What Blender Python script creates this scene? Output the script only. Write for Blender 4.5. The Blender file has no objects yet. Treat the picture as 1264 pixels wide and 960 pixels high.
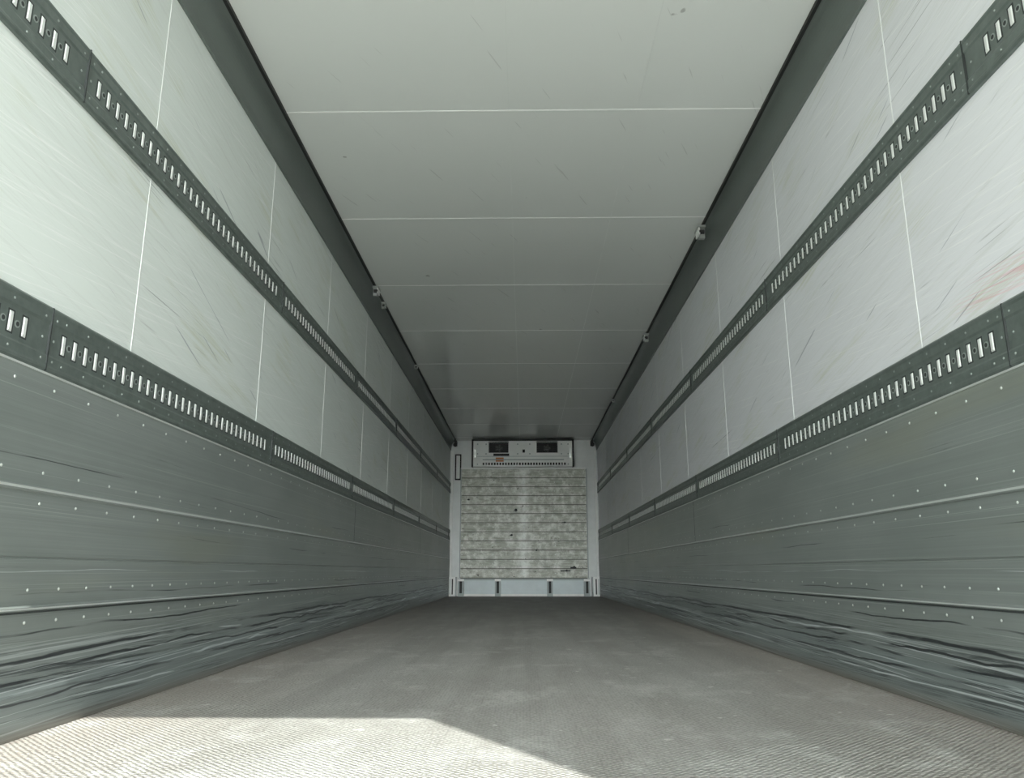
import bpy, bmesh, math, random
from mathutils import Vector
random.seed(4)
W=1.23; H=2.54; D=12.85; Y0=-0.2
sc=bpy.context.scene

# ---------------- materials ----------------
class M:
    def __init__(s,name):
        s.m=bpy.data.materials.new(name); s.m.use_nodes=True
        s.nt=s.m.node_tree; s.b=s.nt.nodes['Principled BSDF']
        s.tc=s.nt.nodes.new('ShaderNodeTexCoord')
    def n(s,t,**k):
        x=s.nt.nodes.new(t)
        for a,v in k.items(): setattr(x,a,v)
        return x
    def l(s,a,b): s.nt.links.new(a,b)
    def noise(s,scale,mscale=(1,1,1),rot=(0,0,0),detail=4,rough=.55,loc=(0,0,0),dist=0):
        mp=s.n('ShaderNodeMapping'); mp.inputs['Scale'].default_value=mscale
        mp.inputs['Rotation'].default_value=rot; mp.inputs['Location'].default_value=loc
        if any(rot):   # rotate first, then scale
            m0=s.n('ShaderNodeMapping'); m0.inputs['Rotation'].default_value=rot
            mp.inputs['Rotation'].default_value=(0,0,0)
            s.l(s.tc.outputs['Object'],m0.inputs[0]); s.l(m0.outputs[0],mp.inputs[0])
        else: s.l(s.tc.outputs['Object'],mp.inputs[0])
        nz=s.n('ShaderNodeTexNoise'); nz.inputs['Scale'].default_value=scale
        nz.inputs['Detail'].default_value=detail; nz.inputs['Roughness'].default_value=rough
        nz.inputs['Distortion'].default_value=dist
        s.l(mp.outputs[0],nz.inputs['Vector']); return nz.outputs[0]
    def ramp(s,src,a,b,lo=0,hi=1):
        r=s.n('ShaderNodeMapRange'); r.clamp=True
        r.inputs[1].default_value=a; r.inputs[2].default_value=b
        r.inputs[3].default_value=lo; r.inputs[4].default_value=hi
        s.l(src,r.inputs[0]); return r.outputs[0]
    def math(s,op,a,b=None):
        x=s.n('ShaderNodeMath',operation=op)
        for i,v in enumerate((a,b)):
            if v is None: continue
            if isinstance(v,(int,float)): x.inputs[i].default_value=v
            else: s.l(v,x.inputs[i])
        return x.outputs[0]
    def mix(s,f,a,b):
        x=s.n('ShaderNodeMix',data_type='RGBA')
        if isinstance(f,(int,float)): x.inputs[0].default_value=f
        else: s.l(f,x.inputs[0])
        for i,v in ((6,a),(7,b)):
            if isinstance(v,tuple): x.inputs[i].default_value=(*v,1)
            else: s.l(v,x.inputs[i])
        return x.outputs[2]
    def sep(s):
        x=s.n('ShaderNodeSeparateXYZ'); s.l(s.tc.outputs['Object'],x.inputs[0]); return x.outputs
    def col(s,c):
        if isinstance(c,tuple): s.b.inputs['Base Color'].default_value=(*c,1)
        else: s.l(c,s.b.inputs['Base Color'])
    def set(s,rough=None,metal=None,spec=None):
        for k,v in (('Roughness',rough),('Metallic',metal),('Specular IOR Level',spec)):
            if v is None: continue
            if isinstance(v,(int,float)): s.b.inputs[k].default_value=v
            else: s.l(v,s.b.inputs[k])
    def bump(s,h,st=.2,d=.01):
        x=s.n('ShaderNodeBump'); x.inputs['Strength'].default_value=st; x.inputs['Distance'].default_value=d
        s.l(h,x.inputs['Height']); s.l(x.outputs[0],s.b.inputs['Normal'])
    def scrape(s,X,h0,amp,hw,ys,loc,thr):
        # long wavy scrape line running along the trailer at height h0
        nz=s.noise(ys,(0,1,0),detail=3,rough=.6,loc=(loc,0,0))
        zc=s.math('ADD',s.math('MULTIPLY',s.math('SUBTRACT',nz,.5),amp),h0)
        d=s.math('ABSOLUTE',s.math('SUBTRACT',X[2],zc))
        rag=s.noise(3,(1,1,22),detail=4,rough=.7,loc=(loc,loc,1))
        d=s.math('ADD',d,s.math('MULTIPLY',s.math('SUBTRACT',rag,.5),hw*2.2))
        brk=s.ramp(s.noise(1.1,(1,1,.3),detail=3,loc=(loc,2,loc)),thr,thr+.07)
        return s.math('MULTIPLY',s.ramp(d,hw,hw*.5),brk)

def plain(name,c,rough=.5,metal=0,var=.12,scale=8):
    m=M(name); nz=m.noise(scale)
    m.col(m.mix(nz,tuple(x*(1-var) for x in c),tuple(min(1,x*(1+var)) for x in c)))
    m.set(rough,metal); return m.m

def wall_mat(name,base,side):
    m=M(name); X=m.sep()
    big=m.noise(1.1,(1,1,1),detail=3)
    c=m.mix(m.ramp(big,.35,.7),base,tuple(x*.94 for x in base))
    s1=m.noise(3,(1,.5,38),(math.radians(9),0,0),detail=5,rough=.7)
    c=m.mix(m.ramp(s1,.50,.70,0,.42),c,(.55,.57,.55))
    s2=m.noise(3,(1,.6,60),(math.radians(-6),0,0),detail=4,rough=.7,loc=(3,1,7))
    c=m.mix(m.ramp(s2,.56,.68,0,.55),c,(.93,.94,.94))
    st=m.math('MULTIPLY',m.ramp(m.noise(2.2,(1,.8,2.4),(math.radians(12),0,0),loc=(1,4,2)),.54,.70),m.ramp(s1,.42,.6))
    c=m.mix(m.math('MULTIPLY',st,.5),c,(.52,.55,.36))
    s3=m.noise(2,(1,.6,80),(math.radians(3),0,0),detail=2,rough=.4,loc=(5,2,9))
    pm=m.ramp(m.noise(1.6,(1,1,1),loc=(9,9,1)),.54,.63)
    c=m.mix(m.math('MULTIPLY',m.ramp(s3,.67,.72),m.math('MULTIPLY',pm,.65)),c,(.14,.15,.16))
    s4=m.noise(1.6,(1,1.4,40),(math.radians(20),0,0),detail=1,rough=.4,loc=(1,8,3))
    c=m.mix(m.math('MULTIPLY',m.ramp(s4,.765,.79),.55),c,(.15,.17,.22))
    if side>0:
        zone=m.math('MULTIPLY',m.ramp(X[2],1.06,1.10),m.ramp(X[2],1.19,1.12))
        zone=m.math('MULTIPLY',zone,m.ramp(X[1],2.15,1.95))
        c=m.mix(m.math('MULTIPLY',zone,m.ramp(s2,.51,.59,0,.5)),c,(.66,.25,.32))
    m.col(c); m.set(.32,0,.5)
    m.bump(s1,.05,.003)
    return m.m

def kick_mat():
    m=M('brushed_aluminium_kick'); X=m.sep()
    base=m.noise(2,(1,.3,45),detail=6,rough=.7)
    blot=m.noise(1.3,(1,1,2.5),detail=4)
    c=m.mix(m.ramp(base,.25,.75),(.25,.28,.265),(.345,.38,.365))
    c=m.mix(m.ramp(blot,.38,.66,0,.5),c,(.205,.235,.222))
    li=m.noise(2,(1,.2,110),detail=3,rough=.6,loc=(2,3,5))
    c=m.mix(m.ramp(li,.60,.70,0,.35),c,(.58,.63,.61))
    yel=m.ramp(m.noise(1.4,(1,.5,4),loc=(4,9,2)),.58,.7,0,.3); c=m.mix(yel,c,(.33,.34,.25))
    rot=(math.radians(.8),0,0)
    sc1=m.noise(2.0,(1,.40,48),rot,detail=6,rough=.8,loc=(1,7,3),dist=.25)
    lowm=m.math('MULTIPLY',m.ramp(X[2],.26,.16),m.ramp(X[2],-.02,.05,.3,1))
    low2=m.ramp(X[2],.22,.10,0,.5); c=m.mix(low2,c,(.185,.225,.235))
    patch=m.ramp(m.noise(1.8,(1,.9,4),loc=(3,3,3)),.42,.58,.1,1)
    scr=m.math('MULTIPLY',m.ramp(sc1,.51,.56),m.math('MULTIPLY',lowm,patch))
    c=m.mix(m.math('MULTIPLY',scr,.8),c,(.035,.042,.048))
    sc2=m.noise(2.0,(1,.35,80),(math.radians(-1),0,0),detail=4,rough=.6,loc=(4,1,8))
    c=m.mix(m.math('MULTIPLY',m.ramp(sc2,.56,.63),m.math('MULTIPLY',lowm,.65)),c,(.62,.68,.69))
    allm=m.ramp(m.noise(1.2,loc=(8,3,3)),.46,.60)
    c=m.mix(m.math('MULTIPLY',m.ramp(sc1,.64,.68),m.math('MULTIPLY',allm,.65)),c,(.05,.055,.06))
    for a in ((.185,.05,.0065,.9,1.3,.38),(.160,.07,.0045,1.6,4.1,.42),(.125,.06,.0045,1.1,7.7,.46),(.09,.05,.004,1.3,9.2,.46),(.33,.05,.0022,.7,12.4,.5),(.25,.06,.003,1.0,15.4,.5),(.66,.08,.0018,.6,18.2,.56),(.50,.06,.0018,.6,21.2,.54)):
        c=m.mix(m.math('MULTIPLY',m.scrape(X,*a),.88),c,(.022,.026,.032))
    for a in ((.172,.05,.0035,1.2,31.3,.5),(.11,.06,.004,1.4,34.1,.5),(.06,.04,.003,1.1,37.7,.48),(.39,.05,.0014,.7,39.7,.5)):
        c=m.mix(m.math('MULTIPLY',m.scrape(X,*a),.8),c,(.65,.71,.72))
    c=m.mix(m.ramp(X[2],.035,.0,0,.7),c,(.17,.14,.11))
    m.col(c); m.set(m.ramp(base,.3,.7,.33,.40),.45)
    m.bump(base,.06,.003); return m.m

def floor_mat():
    m=M('anti_slip_floor'); X=m.sep()
    a=m.noise(1.5,(1,.5,1),detail=6,rough=.65)
    b=m.noise(6,(1,.25,1),detail=6,rough=.7,loc=(3,1,0))
    c=m.mix(m.ramp(a,.35,.65),(.24,.23,.208),(.38,.378,.358))
    c=m.mix(m.ramp(b,.42,.66,0,.55),c,(.175,.163,.147))
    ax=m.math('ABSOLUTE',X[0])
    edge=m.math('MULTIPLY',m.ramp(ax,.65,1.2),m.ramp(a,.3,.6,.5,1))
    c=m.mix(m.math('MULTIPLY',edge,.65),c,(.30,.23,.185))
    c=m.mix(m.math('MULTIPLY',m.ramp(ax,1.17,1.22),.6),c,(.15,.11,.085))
    tr=m.math('MULTIPLY',m.ramp(m.noise(2.5,(3,.12,1),detail=3,loc=(7,0,0)),.46,.60),.45)
    c=m.mix(tr,c,(.16,.145,.13))
    mid=m.math('MULTIPLY',m.ramp(ax,.75,.1),m.ramp(m.noise(2.2,(1.6,.5,1),detail=6,rough=.7,loc=(21,4,0)),.46,.6))
    c=m.mix(m.math('MULTIPLY',mid,.4),c,(.14,.125,.11))
    far=m.math('MULTIPLY',m.ramp(X[1],6,12.5),m.ramp(b,.3,.6,.6,.95))  # light fall-off towards the far end, painted into the floor colour
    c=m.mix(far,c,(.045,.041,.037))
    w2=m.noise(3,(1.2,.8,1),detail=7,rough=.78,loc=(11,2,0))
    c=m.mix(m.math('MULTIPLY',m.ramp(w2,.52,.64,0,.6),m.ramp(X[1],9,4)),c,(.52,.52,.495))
    gr=m.noise(55,(1,1,1),detail=3,rough=.7)
    c=m.mix(m.ramp(gr,.40,.62,.0,.4),c,(.12,.12,.11))
    sp=m.noise(16,(1,1,1),detail=2,loc=(1,9,0))
    c=m.mix(m.ramp(sp,.70,.73,0,.6),c,(.65,.65,.62))
    mp=m.n('ShaderNodeMapping'); mp.inputs['Rotation'].default_value=(0,0,math.radians(45))
    mp.inputs['Scale'].default_value=(1,1,0)
    m.l(m.tc.outputs['Object'],mp.inputs[0])
    vo=m.n('ShaderNodeTexVoronoi',voronoi_dimensions='2D'); vo.inputs['Scale'].default_value=78; vo.inputs['Randomness'].default_value=.3
    m.l(mp.outputs[0],vo.inputs['Vector'])
    dm=m.ramp(vo.outputs['Distance'],.12,.5,1,0)
    c=m.mix(m.math('MULTIPLY',dm,.45),c,(.55,.55,.52))
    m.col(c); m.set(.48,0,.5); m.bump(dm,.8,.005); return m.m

def ceil_mat():
    m=M('ceiling_grp'); a=m.noise(.6,detail=2)
    c=m.mix(m.ramp(a,.3,.7),(.77,.80,.78),(.74,.77,.75))
    sp=m.noise(9,(1,1,1),detail=2,loc=(2,2,2))
    c=m.mix(m.ramp(sp,.77,.79,0,.6),c,(.25,.25,.24))
    s=m.noise(2.5,(30,1.2,1),(0,0,math.radians(25)),detail=2,rough=.4,loc=(0,3,0))
    c=m.mix(m.ramp(s,.73,.76,0,.3),c,(.3,.3,.3))
    m.col(c); m.set(.18); return m.m

def plank_mat():
    m=M('weathered_planks'); X=m.sep()
    a=m.noise(3,(1,1,9),detail=7,rough=.75); b=m.noise(5,(2,1,2),detail=6,rough=.75,loc=(3,3,3))
    c=m.mix(m.ramp(a,.35,.65),(.27,.28,.23),(.58,.60,.53))
    c=m.mix(m.ramp(b,.46,.62,0,.75),c,(.84,.86,.81))
    ax=m.math('ABSOLUTE',X[0])
    c=m.mix(m.math('MULTIPLY',m.ramp(ax,.12,.0),m.ramp(b,.35,.5,.2,.8)),c,(.9,.92,.89))
    d=m.noise(9,(1.4,1,1.6),detail=3,loc=(1,5,8))
    c=m.mix(m.ramp(d,.68,.72,0,.9),c,(.08,.08,.07))
    m.col(c); m.set(.5,.1); m.bump(a,.2,.005); return m.m

mWL=wall_mat('wall_grp_left',(.745,.80,.77),-1)
mWR=wall_mat('wall_grp_right',(.76,.775,.81),1)
mK=kick_mat(); mF=floor_mat(); mC=ceil_mat(); mP=plank_mat()
mSeam=plain('panel_seam_sealant',(.86,.88,.87),.4)
mSeamC=plain('ceiling_seam_sealant',(.92,.94,.93),.35)
mFaint=plain('ceiling_faint_joint',(.66,.69,.67),.4)
mRail=plain('rail_galvanised_dark',(.13,.158,.146),.40,.4,.4,30)
mRailEdge=plain('rail_edge',(.30,.34,.32),.4,.4)
mBar=plain('rail_slot_bright',(.72,.75,.73),.35,.2)
mHole=plain('rail_hole_dark',(.025,.03,.03),.7)
mGap=plain('plank_gap_shadowed_timber',(.10,.10,.085),.8)  # timber colour darkened to stand for shade in the plank gaps
mCove=plain('cove_extrusion',(.17,.195,.185),.33,.5,.1,3)
mBlack=plain('black_rubber',(.008,.008,.009),.6)
mLip=plain('aluminium_lip',(.70,.74,.72),.3,.5)
mClip=plain('clip_steel',(.35,.37,.36),.4,.5)
mRivet=plain('rivet_aluminium',(.62,.66,.63),.35,.6)
mWhite=plain('white_painted_metal',(.80,.82,.80),.4)
mGrey=plain('grey_painted_steel',(.34,.39,.39),.5,.1)
mDark=plain('fan_dark_plastic',(.06,.06,.06),.5)
mBlueish=plain('pale_blue_panel',(.60,.68,.70),.4)
mOrange=plain('orange_label',(.6,.22,.08),.6)
mBlocker=plain('sun_blocker_sheet',(.6,.62,.6),.7)  # surface of the added sun-blocking sheet
mGround=plain('yard_concrete',(.62,.62,.58),.9,0,.1,1)
mBack=plain('bulkhead_wall_white',(.70,.73,.72),.35)

# ---------------- mesh helpers ----------------
class B:
    def __init__(s,name,mats):
        s.name=name; s.mats=mats; s.bm=bmesh.new()
    def box(s,x0,x1,y0,y1,z0,z1,m=0):
        if x0>x1:x0,x1=x1,x0
        vs=[s.bm.verts.new((x,y,z)) for x in(x0,x1) for y in(y0,y1) for z in(z0,z1)]
        for f in((0,1,3,2),(4,6,7,5),(0,4,5,1),(2,3,7,6),(0,2,6,4),(1,5,7,3)):
            fc=s.bm.faces.new([vs[i] for i in f]); fc.material_index=m
    def prism_y(s,pts,y0,y1,m=0,smooth=False):
        a=[s.bm.verts.new((p[0],y0,p[1])) for p in pts]; b=[s.bm.verts.new((p[0],y1,p[1])) for p in pts]
        n=len(pts)
        for i in range(n):
            f=s.bm.faces.new((a[i],a[(i+1)%n],b[(i+1)%n],b[i])); f.material_index=m; f.smooth=smooth
        f=s.bm.faces.new(a[::-1]); f.material_index=m
        f=s.bm.faces.new(b); f.material_index=m
    def dome(s,x,y,z,r,sx,m=0,n=8,h=.5):
        d=-sx
        r0=[s.bm.verts.new((x,y+r*math.cos(2*math.pi*i/n),z+r*math.sin(2*math.pi*i/n))) for i in range(n)]
        r1=[s.bm.verts.new((x+d*r*h*.8,y+.65*r*math.cos(2*math.pi*i/n),z+.65*r*math.sin(2*math.pi*i/n))) for i in range(n)]
        t=s.bm.verts.new((x+d*r*h,y,z))
        for i in range(n):
            j=(i+1)%n
            for q in ((r0[i],r0[j],r1[j],r1[i]),(r1[i],r1[j],t)):
                f=s.bm.faces.new(q); f.material_index=m
    def cyl(s,c,r,h,axis='y',m=0,n=20):
        def P(a,t):
            u,v=r*math.cos(a),r*math.sin(a)
            return {'y':(c[0]+u,c[1]+t,c[2]+v),'x':(c[0]+t,c[1]+u,c[2]+v),'z':(c[0]+u,c[1]+v,c[2]+t)}[axis]
        a=[s.bm.verts.new(P(2*math.pi*i/n,-h/2)) for i in range(n)]
        b=[s.bm.verts.new(P(2*math.pi*i/n,h/2)) for i in range(n)]
        for i in range(n):
            f=s.bm.faces.new((a[i],a[(i+1)%n],b[(i+1)%n],b[i])); f.material_index=m
        for q in (a[::-1],b):
            f=s.bm.faces.new(q); f.material_index=m
    def done(s):
        bmesh.ops.recalc_face_normals(s.bm,faces=s.bm.faces)
        me=bpy.data.meshes.new(s.name); s.bm.to_mesh(me); s.bm.free()
        for m in s.mats: me.materials.append(m)
        o=bpy.data.objects.new(s.name,me); sc.collection.objects.link(o); return o

SE=[2.30+1.155*k for k in range(-2,10)]
CE=[2.13+1.155*k for k in range(-2,10)]
JT=[1.875+1.79*k for k in range(-1,7)]
# ---------------- shell ----------------
for sx,nm,mt in((-1,'wall_left',mWL),(1,'wall_right',mWR)):
    b=B(nm,[mt,mSeam])
    b.box(sx*W,sx*(W+.08),Y0,D+.08,-.05,H+.08)
    for y in SE:
        if Y0<y<D: b.box(sx*(W-.0011),sx*(W+.001),y-.0022,y+.0022,.9,H-.15,1)
    b.done()
b=B('floor',[mF]); b.box(-W,W,Y0,D,-.12,0); b.done()
b=B('ceiling',[mC,mSeamC,mFaint]); b.box(-W,W,Y0,D,H,H+.08)
for y in CE:
    if Y0<y<D: b.box(-1.14,1.14,y-.004,y+.004,H-.0015,H+.001,1)
for x in(-.066,.548): b.box(x-.002,x+.002,Y0,D,H-.0008,H+.001,2)
b.done()
b=B('wall_back',[mBack]); b.box(-W,W,D+.002,D+.08,-.12,H+.08); b.done()

# ---------------- kick plates ----------------
for sx,nm in((-1,'baseboard_left'),(1,'baseboard_right')):
    b=B(nm,[mK,mLip,mRivet,mHole])
    prof=[(.0,0.001),(.022,0.001),(.022,.10),(.016,.125),(.016,.294),(.021,.296),(.021,.304),(.013,.309),(.013,.418),(.009,.42),(.009,.424),(.013,.426),
          (.013,.58),(.019,.583),(.019,.592),(.011,.597),(.011,.885),(.0,.885)]
    b.prism_y([(sx*(W-p[0]),p[1]) for p in prof],Y0,D)
    b.box(sx*(W-.0195),sx*(W-.012),Y0,D,.5865,.5925,1)
    b.box(sx*(W-.0215),sx*(W-.012),Y0,D,.2985,.3025,1)
    b.box(sx*(W-.0205),sx*(W-.012),Y0,D,.290,.2935,3)
    b.box(sx*(W-.014),sx*(W-.010),Y0,D,.8785,.884,1)  # pale strip colours in a highlight line under the rail
    for h,off,sp in((.845,.011,.16),(.632,.011,.16),(.555,.013,.16),(.345,.013,.13),(.268,.016,.13)):
        y=Y0+.05
        while y<D-.05:
            b.dome(sx*(W-off),y,h,.0045,sx,2); y+=sp
    for y in (5.6,9.2): b.box(sx*(W-.0118),sx*(W-.0105),y-.002,y+.002,.60,.88,3)
    b.done()

# ---------------- cargo track rails ----------------
for sx in(-1,1):
    for zc in(.97,1.738):
        b=B('cargo_track_rail',[mRail,mRailEdge,mBar,mHole,mRivet])
        z0,z1=zc-.085,zc+.085
        prof=[(0,z0),(.010,z0),(.015,z0+.006),(.015,z0+.012),(.013,z0+.018),(.013,zc-.045),(.010,zc-.039),(.010,zc+.039),(.013,zc+.045),
              (.013,z1-.018),(.015,z1-.012),(.015,z1-.006),(.010,z1),(0,z1)]
        b.prism_y([(sx*(W-p[0]),p[1]) for p in prof],Y0,D)
        for k,j in enumerate(JT):
            if Y0<j<D:
                b.box(sx*(W-.0156),sx*(W-.008),j-.002,j+.002,z0+.002,z1-.002,3)
                for dy in(-.024,.024):
                    for dz in(-.055,.0,.055): b.dome(sx*(W-.0125 if dz else W-.0098),j+dy,zc+dz,.004,sx,1)
            y=j+.065; i=0
            while y<j+1.79-.06 and y<D-.03:
                if y>Y0+.03:
                    b.box(sx*(W-.0106),sx*(W-.008),y-.0125,y+.0125,zc-.029,zc+.029,3)
                    x0=sx*(W-.0100); x1=sx*(W-.0130)
                    vs=[b.bm.verts.new(p) for p in ((x0,y-.008,zc-.026),(x0,y+.008,zc-.026),(x0,y+.008,zc+.026),(x0,y-.008,zc+.026),
                        (x1,y-.0045,zc-.021),(x1,y+.0045,zc-.021),(x1,y+.0045,zc+.021),(x1,y-.0045,zc+.021))]
                    for f in((0,1,5,4),(1,2,6,5),(2,3,7,6),(3,0,4,7),(4,5,6,7)):
                        b.bm.faces.new([vs[q] for q in f]).material_index=2
                    if y+.052<j+1.79-.06:
                        b.cyl((sx*(W-.0100),y+.026,zc),.0095,.0022,'x',1,12)
                        b.cyl((sx*(W-.0104),y+.026,zc),.006,.0024,'x',3,12)
                    if i%2==0:
                        for dz in(-.058,.058): b.dome(sx*(W-.013),y,zc+dz,.0038,sx,1,6)
                y+=.0525; i+=1
        b.done()

# ---------------- ceiling coves ----------------
for sx in(-1,1):
    b=B('trim_%d'%(1 if sx<0 else 2),[mCove,mBlack])
    pts=[(W,H),(W,2.372),(W-.012,2.372),(W-.012,2.388)]
    for t in range(0,13):
        a=t/12*math.pi/2
        pts.append((W-.012-.060*(1-math.cos(a)),2.388+.137*math.sin(a)))
    pts+=[(W-.080,2.525),(W-.080,H)]
    b.prism_y([(sx*p[0],p[1]) for p in pts],Y0,D)
    b.box(sx*(W-.094),sx*(W-.0805),Y0,D,H-.018,H,1)
    b.done()

# ---------------- clips hanging at the cove ----------------
def clip(sx,y,k=1.0):
    b=B('curtain_track_clip',[mClip,mBlack,mWhite])
    x=sx*(W-.085)
    b.box(x-sx*.035*k,x+sx*.01,y-.05*k,y+.05*k,H-.030,H-.018,0)
    b.box(x-sx*.030*k,x-sx*.022*k,y-.04*k,y+.04*k,H-.018-.05*k,H-.030,2)
    b.box(x-sx*.02*k,x+sx*.012,y-.015*k,y+.015*k,H-.018-.065*k,H-.028,0)
    b.cyl((x-sx*.012*k,y+.03*k,H-.018-.035*k),.013*k,.03*k,'x',1,14)
    b.cyl((x-sx*.012*k,y-.03*k,H-.018-.035*k),.013*k,.03*k,'x',1,14)
    b.done()
for sx,y,k in((1,4.57,1.1),(1,6.85,1),(1,9.6,.6),(-1,5.6,1),(-1,5.95,.7),(-1,7.9,.6)): clip(sx,y,k)

# ---------------- far end ----------------
b=B('refrigeration_unit',[mWhite,mBlack,mDark,mOrange,mGrey,mLip])
ux0,ux1,uz0,uz1=-.835,.80,2.06,2.485; uy=D-.28
ops=[(-.575,-.255,2.29,2.475),(.215,.555,2.29,2.475)]
xs=[ux0,ops[0][0],ops[0][1],ops[1][0],ops[1][1],ux1]
for i in range(5):
    if i in(1,3):
        b.box(xs[i],xs[i+1],uy,D,uz0,2.29); b.box(xs[i],xs[i+1],uy,D,2.475,uz1)
        b.box(xs[i],xs[i+1],uy+.16,D,2.29,2.475,1)
        for xx in(xs[i],xs[i+1]): b.box(xx-.003,xx+.003,uy-.002,uy+.16,2.29,2.475,1)
        b.box(xs[i],xs[i+1],uy-.002,uy+.16,2.288,2.292,1)
        cx=(xs[i]+xs[i+1])/2
        b.cyl((cx,uy+.13,2.385),.03,.05,'y',2,14)
        for k in range(5):
            a=k*math.pi*2/5
            p=Vector((cx+.045*math.cos(a),uy+.135,2.385+.045*math.sin(a)))
            b.box(p.x-.018,p.x+.018,p.y-.004,p.y+.004,p.z-.018,p.z+.018,2)
        for k in range(1,12):
            x=xs[i]+(xs[i+1]-xs[i])*k/12; b.box(x-.002,x+.002,uy+.02,uy+.024,2.29,2.475,1)
        for k in range(1,5):
            z=2.29+.185*k/5; b.box(xs[i],xs[i+1],uy+.015,uy+.019,z-.002,z+.002,1)
    else: b.box(xs[i],xs[i+1],uy,D,uz0,uz1)
t=.024
for q in((ux0-t,ux0+.004,uz0,uz1+t),(ux1-.004,ux1+t,uz0,uz1+t),(ux0-t,ux1+t,uz1,uz1+t)):
    b.box(q[0],q[1],uy-.01,D,q[2],q[3],1)
b.box(ux0,ux1,uy-.004,uy,2.225,2.232,4)
x=ux0+.16
while x<ux1-.14:
    b.box(x,x+.028,uy-.003,uy+.001,2.085,2.125,1); x+=.046
b.box(ux0+.16,ux1-.14,uy-.012,uy,2.165,2.18,4)
b.box(-.46,-.33,uy-.003,uy,2.14,2.21,3); b.box(-.50,-.24,uy-.003,uy,2.235,2.275,1)
for x in(-.76,-.62,-.1,.1,.62,.73):
    for z in(2.10,2.27,2.43): b.cyl((x,uy-.003,z),.012,.008,'y',4,10)
b.box(-.02,.02,uy-.015,uy,2.29,2.34,1)
for x in(-.80,.765): b.box(x-.012,x+.012,uy-.01,uy,2.2,2.34,5)
b.done()
b=B('bulkhead_guard_panel',[mP,mGrey,mHole,mLip,mWhite,mGap])
by=D-.20; z=.285; n=12; ph=(2.03-.285)/n
for i in range(n):
    o=random.uniform(-.006,.006)
    b.box(-1.03,1.02,by+o,by+.03+o,z+.006,z+ph-.006,0)
    b.box(-1.02,1.01,by+.012,by+.03,z-.007,z+.007,5)
    for x in(-1.0,-.5,.0,.5,.98): b.cyl((x,by+o-.001,z+ph*.5),.009,.008,'y',3,8)
    z+=ph
for x in(-1.02,.0,1.01): b.box(x-.015,x+.015,by+.03,D,.285,2.02,1)
b.box(-1.035,1.03,by-.008,by+.035,2.028,2.055,4)
b.box(-1.04,-1.025,by-.008,by+.03,.285,2.05,1); b.box(1.017,1.032,by-.008,by+.03,.285,2.05,1)
for x,zz,w,h in((-.13,1.36,.05,.05),(-.2,.96,.05,.035),(.66,1.16,.08,.03),(.68,.40,.2,.035),(.8,.45,.12,.05),(.2,.72,.03,.03),(-.9,1.53,.05,.03)):
    b.cyl((x,by-.004,zz),h*.5,.007,'y',2,7)
    b.box(x-w/2,x+w*.3,by-.0075,by,zz-h/3,zz+h/6,2)
b.done()
b=B('bulkhead_buffer_rail',[mBlueish,mGrey,mHole,mWhite])
b.box(-1.05,1.04,D-.10,D,.03,.27,0); b.box(-1.06,1.05,D-.14,D,0.001,.035,3); b.box(-1.06,1.05,D-.16,D-.1,.25,.28,1)
for x in(-1.01,-.42,.41,1.0):
    b.box(x-.045,x+.045,D-.22,D-.1,.001,.27,1); b.box(x-.02,x+.02,D-.224,D-.21,.05,.24,2)
    b.box(x-.05,x+.05,D-.23,D-.2,.235,.27,3)
b.done()
for sx in(-1,1):
    b=B('corner_bracket',[mWhite,mGrey,mHole])
    b.box(sx*1.09,sx*(W-.024),D-.16,D,0.001,.30,0)
    b.box(sx*1.09,sx*1.10,D-.19,D-.16,0.001,.30,1)
    b.box(sx*1.14,sx*1.16,D-.164,D-.16,.03,.27,2); b.box(sx*1.185,sx*1.195,D-.164,D-.16,.03,.27,1)
    b.done()
    b=B('trim_%d'%(3 if sx<0 else 4),[mWhite]); b.prism_y([(sx*(W-.018),.30),(sx*(W-.05),.30),(sx*(W-.05),2.36),(sx*(W-.018),2.36)],D-.05,D); b.done()
    b=B('door_strap_hook',[mBlack,mGrey])
    b.box(sx*(W-.11),sx*(W-.085),D-.30,D,2.44,2.52,0); b.cyl((sx*(W-.10),D-.30,2.42),.035,.02,'y',0,14); b.box(sx*(W-.12),sx*(W-.07),D-.3,D-.27,2.5,2.52,1)
    b.done()
b=B('document_holder',[mBlack,mWhite])
b.box(-1.135,-1.06,D-.03,D,1.88,2.29,1)
for q in((-1.15,-1.13,1.87,2.30),(-1.068,-1.048,1.87,2.30),(-1.15,-1.048,2.28,2.30),(-1.15,-1.048,1.87,1.89)):
    b.box(q[0],q[1],D-.05,D,q[2],q[3],0)
b.done()

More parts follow.
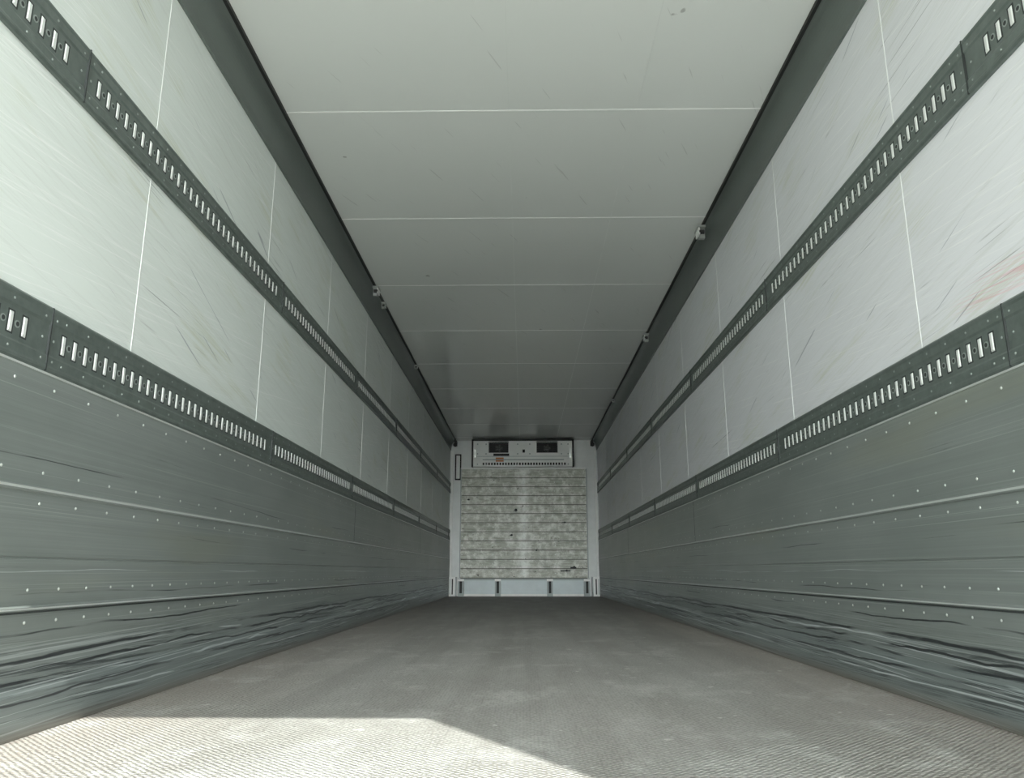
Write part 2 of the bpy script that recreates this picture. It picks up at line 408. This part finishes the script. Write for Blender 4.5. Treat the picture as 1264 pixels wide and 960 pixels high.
# ---------------- rear portal, added sun blocker, yard (behind the camera) ----------------
b=B('rear_door_frame',[mGrey])
b.box(-W-.1,W+.1,Y0-.1,Y0,H,H+.15); b.box(-W-.1,-W,Y0-.1,Y0,-.12,H); b.box(W,W+.1,Y0-.1,Y0,-.12,H); b.box(-W-.1,W+.1,Y0-.1,Y0,-.25,-.001)
b.done()
b=B('added_sun_blocker',[mBlocker])  # unseen sheet added to cast the diagonal edge of the sun patch
N=24; rows=[]; cy=Y0-.125
for r in range(9):
    z=H+.06-(H+.06-1.25)*r/8; xl=.165+.63*(1.62-(z*1.0+cy)); row=[]
    for i in range(N+1):
        x=xl+(W-xl)*i/N; row.append(b.bm.verts.new((x,cy+.012*math.sin(i*1.6),z)))
    rows.append(row)
for r in range(8):
    for i in range(N): b.bm.faces.new((rows[r][i],rows[r][i+1],rows[r+1][i+1],rows[r+1][i])).smooth=True
b.done()
b=B('yard_ground',[mGround]); b.box(-60,60,-80,40,-1.4,-1.2); b.done()

# ---------------- light ----------------
w=bpy.data.worlds.new('World'); sc.world=w; w.use_nodes=True; nt=w.node_tree
bg=nt.nodes['Background']; tc=nt.nodes.new('ShaderNodeTexCoord')
dot=nt.nodes.new('ShaderNodeVectorMath'); dot.operation='DOT_PRODUCT'; dot.inputs[1].default_value=Vector((0,-1,.08)).normalized()
nt.links.new(tc.outputs['Generated'],dot.inputs[0])
mx=nt.nodes.new('ShaderNodeMath'); mx.operation='MAXIMUM'; mx.inputs[1].default_value=0; nt.links.new(dot.outputs['Value'],mx.inputs[0])
pw=nt.nodes.new('ShaderNodeMath'); pw.operation='POWER'; pw.inputs[1].default_value=14; nt.links.new(mx.outputs[0],pw.inputs[0])
mr=nt.nodes.new('ShaderNodeMapRange'); mr.inputs[3].default_value=4.2; mr.inputs[4].default_value=29.0; nt.links.new(pw.outputs[0],mr.inputs[0])
nt.links.new(mr.outputs[0],bg.inputs['Strength']); bg.inputs['Color'].default_value=(.95,1,.98,1)
sl=bpy.data.lights.new('sun','SUN'); sl.energy=12; sl.angle=.009; sl.color=(.98,1,.93)
so=bpy.data.objects.new('sun',sl); sc.collection.objects.link(so)
so.rotation_euler=Vector((-.015,1,-1.0)).to_track_quat('-Z','Y').to_euler(); so.location=(0,-10,10)

cam=bpy.data.cameras.new('camera'); co=bpy.data.objects.new('camera',cam); sc.collection.objects.link(co)
cam.sensor_width=36; cam.lens=36*950/1264; cam.clip_start=.02
co.location=(0,0,.39); co.rotation_euler=(math.radians(90+13.32),0,math.radians(.88))
sc.camera=co
sc.view_settings.view_transform='Standard'; sc.view_settings.exposure=0.0; sc.view_settings.gamma=1.08
